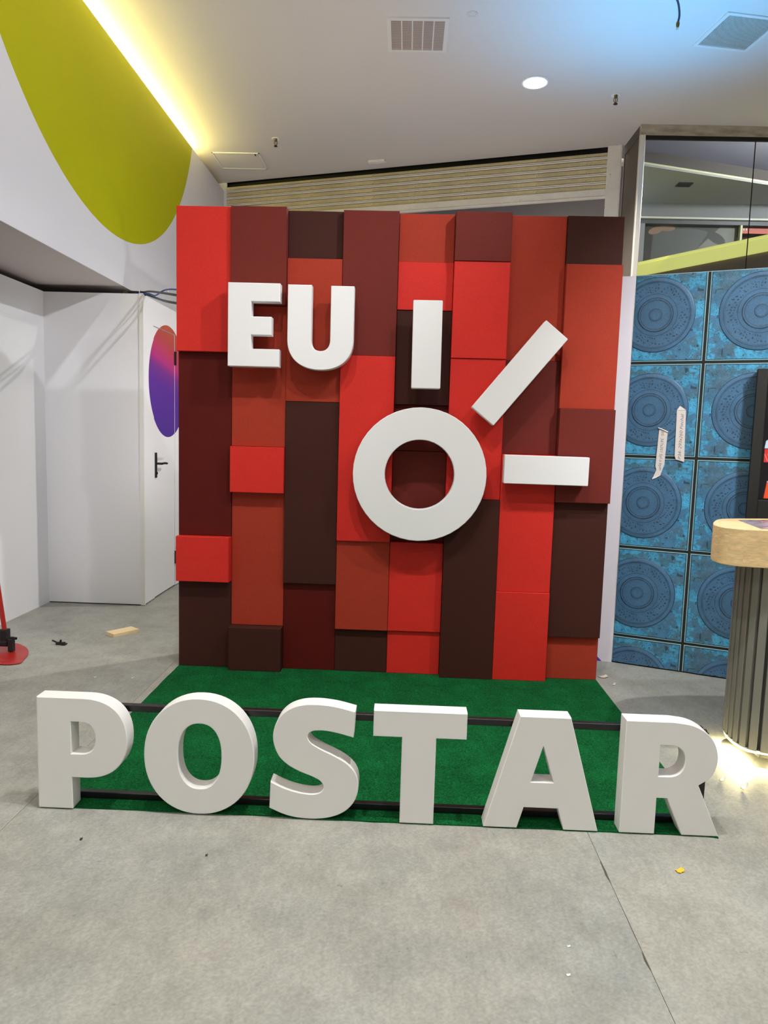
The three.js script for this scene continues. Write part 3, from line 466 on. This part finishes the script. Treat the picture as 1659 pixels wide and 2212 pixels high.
// ───────────────────────── counter ─────────────────────────
{ const t = thing('counter', 'reception counter with pale wood top and grey fluted base at the right edge', 'counter');
  const curve = (runs) => { const pts = []; for (const r of runs) { if (typeof r[0] === 'number') pts.push(r); else { const c = new THREE.CatmullRomCurve3(r.map(q => new THREE.Vector3(q[0], 0, q[1])), false, 'centripetal'); for (const q of c.getPoints((r.length - 1) * 6)) pts.push([q.x, q.z]); } } return pts; };
  const slab = curve([[3.2, 0.46], [1.746, 0.559], [[1.6, 0.592], [1.53, 0.62], [1.48, 0.655], [1.41, 0.77], [1.368, 0.87], [1.36, 0.93], [1.375, 0.985], [1.417, 1.015], [1.512, 1.036], [1.65, 1.062]], [3.2, 1.3]]);
  const sh = new THREE.Shape(slab.map(p => new THREE.Vector2(p[0], -p[1]))); const g = new THREE.ExtrudeGeometry(sh, { depth: 0.146, bevelEnabled: true, bevelThickness: 0.003, bevelSize: 0.003, bevelOffset: -0.003, bevelSegments: 1 }); g.rotateX(-Math.PI / 2); g.translate(0, 0.851, 0); metricUV(g);
  part('top', g, M.wood, t);
  const base = curve([[3.1, 0.6], [1.72, 0.672], [[1.62, 0.684], [1.56, 0.706], [1.527, 0.75], [1.514, 0.83], [1.514, 0.88], [1.524, 0.93], [1.546, 0.965], [1.585, 0.99], [1.67, 1.016]], [3.1, 1.2]]);
  const inner = new THREE.Shape(base.map(p => new THREE.Vector2(p[0], -p[1]))); const cg = new THREE.ExtrudeGeometry(inner, { depth: 0.78, bevelEnabled: true, bevelSize: -0.016, bevelThickness: 0.001, bevelSegments: 1 }); cg.rotateX(-Math.PI / 2); cg.translate(0, 0.074, 0);
  const core = part('base', metricUV(cg), M.slatCore, t);
  // slats along the outline, from the far side round the end to the front
  let acc = 0, next = 0.0; const pitch = 0.0455, w = 0.031; const line = base.slice(1);
  const gs = [board(rectShape(-w / 2, 0, w / 2, 0.788), 0.02, 0.002)];
  let count = 0;
  for (let i = 0; i < line.length - 1; i++) { const [ax, az] = line[i], [bx, bz] = line[i + 1], L = Math.hypot(bx - ax, bz - az); while (next <= acc + L && count < 48) { const k = (next - acc) / L, x = ax + (bx - ax) * k, z = az + (bz - az) * k, nx = bz - az, nz = -(bx - ax); const m = part('slat', gs[0], M.slat, t, [x, 0.065, z]); m.rotation.y = Math.atan2(nx / L * -1, nz / L * -1); next += pitch; count++; } acc += L; }
  part('plinth', (() => { const pg = new THREE.ExtrudeGeometry(inner, { depth: 0.07, bevelEnabled: true, bevelSize: -0.11, bevelThickness: 0.001, bevelSegments: 1 }); pg.rotateX(-Math.PI / 2); pg.translate(0, 0.001, 0); return metricUV(pg); })(), M.blackMatt, t);
  const em = std(0xfff4c0, 0.5, { emissive: new THREE.Color(1, 0.85, 0.42), emissiveIntensity: 3 });
  const strip = []; const inset = curve([[3.1, 1.16], [1.66, 0.985], [[1.6, 0.97], [1.55, 0.95], [1.53, 0.92], [1.522, 0.87], [1.525, 0.8], [1.54, 0.75]]]);
  part('light_strip', tube(inset.map(p => [p[0], 0.055, p[1]]), 0.006, 60, 6), em, t);
  for (const [x, z, w2, ry, q] of [[2.35, 1.085, 1.4, -0.12, 1], [1.535, 0.87, 0.2, -Math.PI / 2, 0.6]]) { const l = new THREE.RectAreaLight(new THREE.Color(1, 0.84, 0.4), COUNTER_POWER * q, w2, 0.03); l.position.set(x, 0.034, z); l.rotation.order = 'YXZ'; l.rotation.set(-Math.PI / 2, ry, 0); scene.add(l); }
}
{ // clear plastic bag lying on the counter
  const g = new THREE.BufferGeometry(), pos = [], idx = [], uv = [], N = 26, K = 14;
  for (let s = 0; s < 2; s++) for (let j = 0; j <= K; j++) for (let i = 0; i <= N; i++) { const u = i / N, v = j / K, x = 1.5 + u * 0.42 + 0.05 * (1 - v) , z = 0.69 + v * 0.31 - 0.03 * u, e = Math.sin(Math.PI * u) * Math.sin(Math.PI * v); const h = s ? 0.001 : 0.002 + Math.sqrt(e) * (0.012 + 0.008 * Math.sin(u * 17 + v * 9) * Math.sin(v * 14 - u * 5)); pos.push(x, h, z); uv.push(u, v); }
  const S = (N + 1) * (K + 1); for (let s = 0; s < 2; s++) for (let j = 0; j < K; j++) for (let i = 0; i < N; i++) { const a = s * S + j * (N + 1) + i, b = a + 1, c = a + N + 1, d = c + 1; s ? idx.push(a, b, c, b, d, c) : idx.push(a, c, b, b, c, d); }
  g.setAttribute('position', new THREE.Float32BufferAttribute(pos, 3)); g.setAttribute('uv', new THREE.Float32BufferAttribute(uv, 2)); g.setIndex(idx); g.computeVertexNormals();
  const bag = thing('plastic_bag', 'flat crinkled clear plastic bag lying on the wooden counter', 'bag', [0, 1.0, 0]);
  part('film', g, new THREE.MeshPhysicalMaterial({ color: 0xe6e2f0, roughness: 0.12, transmission: 0.75, thickness: 0 }), bag);
  part('printed_card', box(1.66, 0.0015, 0.8, 1.84, 0.0025, 0.88), std(0xb9b2d4, 0.5), bag);
}

const PW = 2.3492, PANELS = (() => { const R = 'red', S = 'scarlet', C = 'maroon', D = 'dark', E = 'wine'; // columns of [rows, paint, depth of the face]
  return [
    [[3, R, 0.016], [4, E, -0.018], [1, R, 0.036], [2, D, -0.017]],
    [[2, C, 0.032], [3, S, -0.014], [1, R, 0.024], [3, S, -0.028], [1, D, 0.036]],
    [[1, D, -0.032], [3, S, -0.006], [4, D, -0.008], [2, E, -0.031]],
    [[3, C, -0.002], [4, R, 0.013], [2, S, -0.004], [1, D, -0.028]],
    [[1, S, -0.042], [1, R, -0.031], [2, D, -0.036], [1, C, -0.056], [2, C, -0.048], [2, R, -0.01], [1, R, -0.024]],
    [[1, C, 0.018], [2, R, 0.013], [3, R, 0.006], [4, D, 0.025]],
    [[3, S, -0.036], [2, C, -0.026], [3, R, 0.014], [2, R, 0.024]],
    [[1, D, -0.022], [3, S, 0.004], [2, C, 0.03], [3, D, -0.008], [1, S, -0.034]],
  ]; })();
// ───────────────────────── red panel wall ─────────────────────────
{ const t = thing('panel_wall', 'big backdrop wall of red, maroon and dark brown rectangular panels at uneven depths', 'backdrop');
  part('frame', [box(-1.17, 0.0, -0.3, 1.17, 2.46, -0.075)], M.dark, t);
  const W = PW, cw = W / 8;
  PANELS.forEach((col, c) => { let r = 0; for (const [n, p, d] of col) {
    const x0 = -W / 2 + c * cw + 0.0008, x1 = x0 + cw - 0.0016, y1 = 2.5 - r * 0.25 - 0.0006, y0 = Math.max(0.005, 2.5 - (r + n) * 0.25 + 0.0006);
    const g = cbox(x0, y0, -0.075, x1, y1, d, 0.0016); metricUV(g, 1, c * 0.37, r * 0.53); part('panel', g, PAINT[p], t); r += n; } });
}
// letters and the sun mark on the wall
const ZW = 0.108, TH = 0.062;
function signLetter(name, shape, label, z, th, group, spots = []) {
  shape.curveSegments = 24; const box3 = new THREE.Box2().setFromPoints(shape.getPoints()), x = (box3.min.x + box3.max.x) / 2, y = box3.min.y;
  const g = board(shape, th, 0.0025, 24); g.translate(-x, -y, 0); metricUV(g); const o = single(name, g, name === 'floor_letter' ? M.floorLetter : M.letter, label, name.startsWith('sun') ? 'wall symbol' : 'letter', [x, y, z], group);
  for (const [sx, sy] of spots) { const c = Math.floor((sx + PW / 2) / (PW / 8)); let r = 0, d = 0; for (const [n, , dd] of PANELS[c]) { if (2.5 - sy >= r * 0.25 && 2.5 - sy < (r + n) * 0.25) d = dd; r += n; } part('spacer', box(sx - x - 0.015, sy - y - 0.015, d - z, sx - x + 0.015, sy - y + 0.015, -th), M.blackMatt, o); }
  return o;
}
const mounts = [];
{ signLetter('sign_letter', outline([[-0.875, 2.095], [-0.604, 2.095], [-0.604, 2.001], [-0.7535, 2.001], [-0.7535, 1.925], [-0.647, 1.925], [-0.647, 1.831], [-0.7535, 1.831], [-0.7535, 1.76], [-0.605, 1.76], [-0.605, 1.669], [-0.875, 1.669]].reverse()), 'white block letter E mounted on the red panel wall', ZW, TH, 'letters of the word on the wall', [[-0.81, 2.03], [-0.81, 1.72]]);
  const u = new THREE.Shape(); u.moveTo(-0.5635, 2.091); u.lineTo(-0.5635, 1.815); u.bezierCurveTo(-0.5635, 1.71, -0.49, 1.66, -0.3915, 1.66); u.bezierCurveTo(-0.293, 1.66, -0.22, 1.71, -0.22, 1.815); u.lineTo(-0.22, 2.089); u.lineTo(-0.34, 2.089); u.lineTo(-0.34, 1.815); u.bezierCurveTo(-0.34, 1.775, -0.362, 1.757, -0.3895, 1.757); u.bezierCurveTo(-0.418, 1.757, -0.44, 1.775, -0.44, 1.815); u.lineTo(-0.44, 2.091); u.closePath();
  signLetter('sign_letter', u, 'white block letter U mounted on the red panel wall', ZW, TH, 'letters of the word on the wall', [[-0.5, 2.0], [-0.28, 2.0], [-0.39, 1.71]]);
  const ring = new THREE.Shape(); ring.absarc(0.147, 1.129, 0.3525, 0, Math.PI * 2); const h = new THREE.Path(); h.absarc(0.147, 1.129, 0.184, 0, Math.PI * 2, true); ring.holes.push(h);
  signLetter('sun_ring', ring, 'large white ring of the sun symbol on the red panel wall', ZW, TH, 'sun symbol on the wall', [[-0.12, 1.13], [0.415, 1.13], [0.147, 0.87]]);
  const bar = (a, b, hw) => { const d = b.clone().sub(a), n = new THREE.Vector2(-d.y, d.x).normalize().multiplyScalar(hw), q = 0.006, e = d.clone().normalize().multiplyScalar(q), k = n.clone().normalize().multiplyScalar(q), s = new THREE.Shape(); const P = [a.clone().sub(n), b.clone().sub(n), b.clone().add(n), a.clone().add(n)];
    s.moveTo(...P[0].clone().add(e).toArray()); s.lineTo(...P[1].clone().sub(e).toArray()); s.quadraticCurveTo(...P[1].toArray(), ...P[1].clone().add(k).toArray()); s.lineTo(...P[2].clone().sub(k).toArray()); s.quadraticCurveTo(...P[2].toArray(), ...P[2].clone().sub(e).toArray()); s.lineTo(...P[3].clone().add(e).toArray()); s.quadraticCurveTo(...P[3].toArray(), ...P[3].clone().sub(k).toArray()); s.lineTo(...P[0].clone().add(k).toArray()); s.quadraticCurveTo(...P[0].toArray(), ...P[0].clone().add(e).toArray()); return s; };
  const V = (x, y) => new THREE.Vector2(x, y);
  signLetter('sun_ray', bar(V(0.164, 1.58), V(0.161, 2.028), 0.0757), 'upright white ray bar above the white ring', ZW, TH, 'sun symbol on the wall', [[0.163, 1.95], [0.163, 1.65]]);
  signLetter('sun_ray', bar(V(0.4655, 1.444), V(0.828, 1.896), 0.0748), 'slanting white ray bar up and right of the ring', ZW, TH, 'sun symbol on the wall', [[0.53, 1.52], [0.77, 1.82]]);
  signLetter('sun_ray', bar(V(0.5905, 1.173), V(1.032, 1.171), 0.0752), 'level white ray bar right of the white ring', ZW, TH, 'sun symbol on the wall', [[0.66, 1.17], [0.97, 1.17]]);
}
// standoffs that carry the letters on the deeper panels (hidden behind them)
// ───────────────────────── green carpet, rack and POSTAR letters ─────────────────────────
{ const g = new THREE.BufferGeometry(), t = thing('carpet', 'dark green felt carpet between the red wall and the white floor letters', 'carpet');
  const s = new THREE.Shape(); s.moveTo(-1.176, 0.036); s.lineTo(1.176, 0.036); s.lineTo(1.172, -1.55); for (let i = 1; i < 60; i++) { const x = 1.172 - i / 60 * 2.35; s.lineTo(x, -1.535 - 0.008 * (x > -0.3 ? 1 : 0.2) + 0.006 * vnoise(i / 60, 0.2, 32, 5)); } s.lineTo(-1.178, -1.5); for (let i = 1; i < 30; i++) s.lineTo(-1.178 + 0.004 * vnoise(i / 30, 0.7, 32, 6), -1.5 + 1.536 * i / 30); s.closePath();
  const cg = new THREE.ExtrudeGeometry(s, { depth: 0.0045, bevelEnabled: false }); cg.rotateX(-Math.PI / 2); part('felt', metricUV(cg), M.carpet, t);
  const ridge = (x0, z0, x1, z1, h) => { const n = 14, pos = [], idx = [], d = new THREE.Vector2(x1 - x0, z1 - z0), nrm = new THREE.Vector2(-d.y, d.x).normalize(); for (let i = 0; i <= n; i++) { const k = i / n, w = 0.008 * Math.sin(Math.PI * k) + 0.0005, x = x0 + d.x * k, z = z0 + d.y * k; pos.push(x + nrm.x * w, 0.0044, z + nrm.y * w, x, 0.0046 + h * Math.sin(Math.PI * k), z, x - nrm.x * w * 0.25, 0.0044, z - nrm.y * w * 0.25); } for (let i = 0; i < n; i++) for (const o of [0, 1]) { const a = i * 3 + o; idx.push(a, a + 1, a + 3, a + 1, a + 4, a + 3); } const q = new THREE.BufferGeometry(); q.setAttribute('position', new THREE.Float32BufferAttribute(pos, 3)); q.setIndex(idx); q.computeVertexNormals(); part('felt_ridge', metricUV(q), M.carpet, t); };
  ridge(0.312, 1.11, 0.345, 1.43, 0.007); ridge(0.358, 1.16, 0.385, 1.42, 0.004); ridge(-0.37, 1.06, -0.37, 1.3, 0.004);  // narrow raised ridges in the same felt
}
{ const t = thing('letter_rack', 'low black metal rack with two long rails behind the floor letters', 'rack', [0, 0.0045, 1.458]); const h = 0.0115;
  for (const y of [0, 0.3275]) part('rail', cbox(-1.13, y, -h, 1.128, y + 0.0235, h, 0.0015), M.black, t);
  for (const [x, y0, y1] of [[-1.13, 0.0235, 0.3275], [1.128, 0, 0.332]]) part('post', cbox(x, y0, -h, x + 0.021, y1, h, 0.0015), M.black, t);
  part('end_cap', metricUV(new THREE.SphereGeometry(0.0095, 14, 8).translate(1.1385, 0.333, 0)), M.black, t);
}
{ const Zf = 1.545, T = 0.0635, lift = 0.0045;
  const P = new THREE.Shape(); P.moveTo(-1.17, 0); P.lineTo(-1.05, 0); P.lineTo(-1.05, 0.114); P.lineTo(-1.0, 0.114); P.bezierCurveTo(-0.91, 0.114, -0.856, 0.166, -0.856, 0.256); P.bezierCurveTo(-0.856, 0.347, -0.915, 0.399, -1.005, 0.399); P.lineTo(-1.17, 0.399); P.closePath();
  const ph = new THREE.Path(); ph.moveTo(-1.0515, 0.2); ph.lineTo(-1.0515, 0.314); ph.lineTo(-1.018, 0.314); ph.bezierCurveTo(-0.982, 0.314, -0.967, 0.29, -0.967, 0.254); ph.bezierCurveTo(-0.967, 0.22, -0.985, 0.2, -1.018, 0.2); ph.closePath(); P.holes.push(ph);
  const O = new THREE.Shape(superEllipse(-0.607, 0.207, 0.191, 0.207, 2.12)); O.holes.push(new THREE.Path(superEllipse(-0.605, 0.209, 0.0755, 0.116, 2.3).reverse()));
  const S = outline([[[-0.077, 0.298], [-0.142, 0.3135], [-0.19, 0.3185], [-0.222, 0.313], [-0.233, 0.297], [-0.224, 0.276], [-0.188, 0.253], [-0.141, 0.231], [-0.094, 0.203], [-0.066, 0.17], [-0.056, 0.127], [-0.065, 0.078], [-0.094, 0.038], [-0.136, 0.014], [-0.19, 0.002], [-0.256, 0.002], [-0.308, 0.012], [-0.362, 0.034]], [[-0.359, 0.13], [-0.31, 0.108], [-0.257, 0.094], [-0.21, 0.091], [-0.185, 0.1], [-0.176, 0.118], [-0.185, 0.136], [-0.212, 0.152], [-0.259, 0.17], [-0.3, 0.192], [-0.332, 0.223], [-0.35, 0.268], [-0.351, 0.308], [-0.336, 0.352], [-0.305, 0.386], [-0.262, 0.405], [-0.211, 0.411], [-0.144, 0.406], [-0.072, 0.39]]].map(r => r.slice()).reverse().reverse());
  const Tt = outline([[-0.01, 0.398], [-0.01, 0.306], [0.0885, 0.306], [0.0885, 0], [0.2045, 0], [0.2045, 0.306], [0.307, 0.306], [0.307, 0.398]]);
  const A = outline([[0.484, 0.397], [0.376, 0], [0.49, 0], [0.511, 0.075], [0.627, 0.075], [0.649, 0], [0.766, 0], [0.655, 0.397]]); A.holes.push(outline([[0.567, 0.295], [0.607, 0.167], [0.531, 0.167]], true));
  const Rr = outline([[0.839, 0.397], [0.839, 0], [0.957, 0], [0.957, 0.128], [0.992, 0.128], [1.049, 0], [1.173, 0], [[1.094, 0.178], [1.134, 0.21], [1.152, 0.265], [1.142, 0.32], [1.11, 0.362], [1.06, 0.388], [0.998, 0.397]]]); const rh = new THREE.Path(); rh.moveTo(0.958, 0.206); rh.lineTo(0.958, 0.315); rh.lineTo(0.99, 0.315); rh.bezierCurveTo(1.025, 0.315, 1.043, 0.295, 1.043, 0.262); rh.bezierCurveTo(1.043, 0.228, 1.025, 0.206, 0.99, 0.206); rh.closePath(); Rr.holes.push(rh);
  for (const [c, s] of [['P', P], ['O', O], ['S', S], ['T', Tt], ['A', A], ['R', Rr]]) { const m = signLetter('floor_letter', s, `white block letter ${c} standing on the floor at the carpet edge`, Zf, T, 'letters of the word on the floor'); m.position.y = lift + (c === 'S' ? 0 : 0); }
}

// ───────────────────────── loose things ─────────────────────────
{ const c = thing('cable', 'black cable drooping from the partition corner to the red wall', 'cable', [0, 0, 0], 'cables between partition and red wall'); part('cord', tube([[-2.02, 2.31, -1.40], [-1.96, 2.312, -1.42], [-1.88, 2.312, -1.44], [-1.82, 2.29, -1.36], [-1.7, 2.24, -1.2], [-1.45, 2.13, -0.7], [-1.14, 2.035, -0.28]], 0.008, 50), M.black, c);
  part('plug_sleeve', tube([[-1.90, 2.312, -1.436], [-1.86, 2.308, -1.425]], 0.011, 6), M.blackMatt, c);
  const d = thing('cable', 'upper black cable running level from the partition corner', 'cable', [0, 0, 0], 'cables between partition and red wall'); part('cord', tube([[-1.99, 2.322, -1.41], [-1.88, 2.318, -1.40], [-1.80, 2.305, -1.3], [-1.5, 2.2, -0.8], [-1.14, 2.075, -0.28]], 0.0075, 50), M.black, d);
  part('cable_tie', tube([[-1.9, 2.32, -1.40], [-1.893, 2.32, -1.40]], 0.0105, 4), M.pvc, d);
  const e = thing('cable', 'thin blue cable rising behind the top of the red wall', 'cable', [0, 0, 0], 'cables between partition and red wall'); part('cord', tube([[-1.95, 2.31, -1.42], [-1.82, 2.3, -1.35], [-1.7, 2.25, -1.15], [-1.5, 2.225, -0.8], [-1.14, 2.115, -0.28]], 0.005, 50), std(0x1f4fa0, 0.5), e); part('clip', cbox(-1.5, 2.215, -0.81, -1.49, 2.235, -0.79, 0.001), M.pvc, e);
}
{ // plywood offcut
  const g = cbox(-0.0905, 0, -0.0475, 0.0905, 0.021, 0.0475, 0.001); const o = single('wood_block', g, std(0xe6cda0, 0.75), 'short pale plywood offcut lying on the floor by the white partition', 'wood block', [-1.736, 0, -0.621]); o.rotation.y = 0.911; }
{ const c = thing('plastic_clip', 'small broken black plastic clip on the floor left of the plywood offcut', 'clip', [-2.006, 0, -0.33]); const m = M.blackMatt;
  part('body', cbox(-0.025, 0, -0.012, 0.028, 0.016, 0.012, 0.003), m, c); part('arm', tube([[-0.02, 0.012, 0], [-0.04, 0.022, 0.0], [-0.05, 0.026, 0.002]], 0.005, 8, 6), m, c); part('arm', tube([[0, 0.012, 0], [0.004, 0.03, 0.002]], 0.006, 6, 6), m, c); part('foot', cbox(0.01, 0, -0.018, 0.036, 0.008, 0.018, 0.002), m, c); }
{ // litter: scraps with their own outlines
  const scrap = (x, z, w, d, h, turn, col, label, lift = 0, curl = 0.5) => { const n = 6, g = new THREE.PlaneGeometry(w, d, n, n); g.rotateX(-Math.PI / 2); const p = g.attributes.position; for (let i = 0; i < p.count; i++) { const u = p.getX(i) / w + 0.5, v = p.getZ(i) / d + 0.5; p.setX(i, p.getX(i) * (0.82 + 0.3 * vnoise(v, x, 8, 3))); p.setZ(i, p.getZ(i) * (0.8 + 0.34 * vnoise(u, z, 8, 4))); p.setY(i, 0.0006 + h * (curl * (u - 0.3) ** 2 * 2 + 0.4 * vnoise(u, v, 6, 7))); } const back = g.clone(); back.index.array.reverse(); back.translate(0, -0.0004, 0); const m = mergeGeometries([g, back]); m.computeVertexNormals(); const o = single('paper_scrap', metricUV(m), std(col, 0.7), label, 'litter', [x, lift, z], 'scraps lying on the floor'); o.rotation.y = turn; };
  scrap(0.967, 1.75, 0.024, 0.018, 0.01, 0.4, 0xf0b92e, 'crumpled yellow scrap on the floor in front of letter R');
  scrap(1.235, -0.1, 0.05, 0.032, 0.012, 0.3, 0xd9c6b0, 'pale torn paper scrap by the foot of the white return wall');
  scrap(1.26, 0.02, 0.035, 0.012, 0.008, 1.0, 0xd8cfc0, 'thin pale shaving on the floor right of the carpet');
  scrap(1.425, 1.19, 0.028, 0.016, 0.02, 0.2, 0xf3efe6, 'curled white paper scrap lit by the counter glow', 0, 1.2);
  scrap(1.372, 1.12, 0.028, 0.014, 0.012, 0.4, 0xe9e4da, 'small white paper scrap between letter R and the counter', 0, 1.2);
  scrap(0.541, 2.11, 0.008, 0.006, 0.004, 0, 0xf5f5f2, 'upper of two tiny white crumbs on the front floor');
  scrap(0.517, 2.213, 0.01, 0.007, 0.004, 0, 0xf5f5f2, 'lower of two tiny white crumbs on the front floor');
  scrap(-1.55, 0.22, 0.014, 0.008, 0.006, 0.5, 0xf0efec, 'left tiny white crumb on the floor behind letter P');
  scrap(-1.35, 0.21, 0.016, 0.008, 0.006, 0.2, 0xf0efec, 'right tiny white crumb on the floor behind letter P');
  scrap(-0.94, 1.72, 0.008, 0.014, 0.004, 0.2, 0x2b2825, 'tiny dark splinter on the floor in front of letter P');
  scrap(-0.515, 1.777, 0.008, 0.01, 0.004, 0.2, 0x3b3835, 'tiny dark crumb on the floor in front of letter O');
}
{ // long-handled dustpan at the left edge, its scoop towards the camera
  const red = std(0xa51e18, 0.35), t = thing('dustpan', 'red long-handled dustpan with black hinge standing at the left edge', 'dustpan', [-2.25, 0, -0.1]);
  const rim = new THREE.CatmullRomCurve3([[-0.30, -0.17], [-0.15, -0.19], [0.0, -0.175], [0.08, -0.12], [0.135, -0.06], [0.17, 0.01], [0.19, 0.09], [0.2, 0.15], [0.16, 0.18], [0.05, 0.18], [-0.15, 0.18], [-0.3, 0.17]].map(p => new THREE.Vector3(p[0], 0, p[1])), true, 'centripetal').getPoints(72);
  const cx = -0.05, cz = 0.02, R = 7, pos = [], idx = [], n = rim.length - 1;
  const hgt = (k, x, z) => 0.003 + (z < 0.1 ? 0.05 * Math.max(0, k - 0.55) ** 2 * Math.max(0, Math.min(1, (0.1 - z) * 5)) : 0) + 0.035 * Math.max(0, -(x + 0.02)) * k + 0.022 * Math.exp(-(((z - 0.15) / 0.03) ** 2)) * Math.max(0, Math.min(1, (0.15 - x) / 0.2));
  for (let s2 = 0; s2 < 2; s2++) for (let r = 0; r <= R; r++) for (let i2 = 0; i2 < n; i2++) { const k = r / R, x = cx + (rim[i2].x - cx) * k, z = cz + (rim[i2].z - cz) * k; pos.push(x, hgt(k, x, z) + (s2 ? 0 : 0.0035), z); }
  const Q = (R + 1) * n; for (let r = 0; r < R; r++) for (let i2 = 0; i2 < n; i2++) { const a = r * n + i2, b = r * n + (i2 + 1) % n, c = a + n, d = b + n; idx.push(a, b, c, b, d, c, Q + a, Q + c, Q + b, Q + b, Q + c, Q + d); }
  for (let i2 = 0; i2 < n; i2++) { const a = R * n + i2, b = R * n + (i2 + 1) % n; idx.push(a, b, Q + a, b, Q + b, Q + a); }
  const g = new THREE.BufferGeometry(); g.setAttribute('position', new THREE.Float32BufferAttribute(pos, 3)); g.setIndex(idx); g.computeVertexNormals(); const red2 = red.clone(); red2.side = THREE.DoubleSide; part('pan', metricUV(g), red2, t);
  part('hinge_bracket', [cbox(-0.05, 0.035, -0.09, 0.025, 0.07, -0.035, 0.008), cbox(-0.025, 0.06, -0.085, 0.02, 0.135, -0.04, 0.006), cbox(0.03, 0.01, -0.06, 0.06, 0.085, -0.025, 0.005), tube([[0.0, 0.075, -0.05], [0.05, 0.09, -0.04], [0.08, 0.088, -0.035]], 0.008, 10)], M.blackMatt, t);
  part('handle', tube([[-0.004, 0.12, -0.062], [-0.1, 0.86, -0.07]], 0.0135, 8, 12), red, t); part('grip', tube([[-0.098, 0.84, -0.07], [-0.114, 0.97, -0.071]], 0.018, 6, 12), M.blackMatt, t);
}
renderer.render(scene, camera);
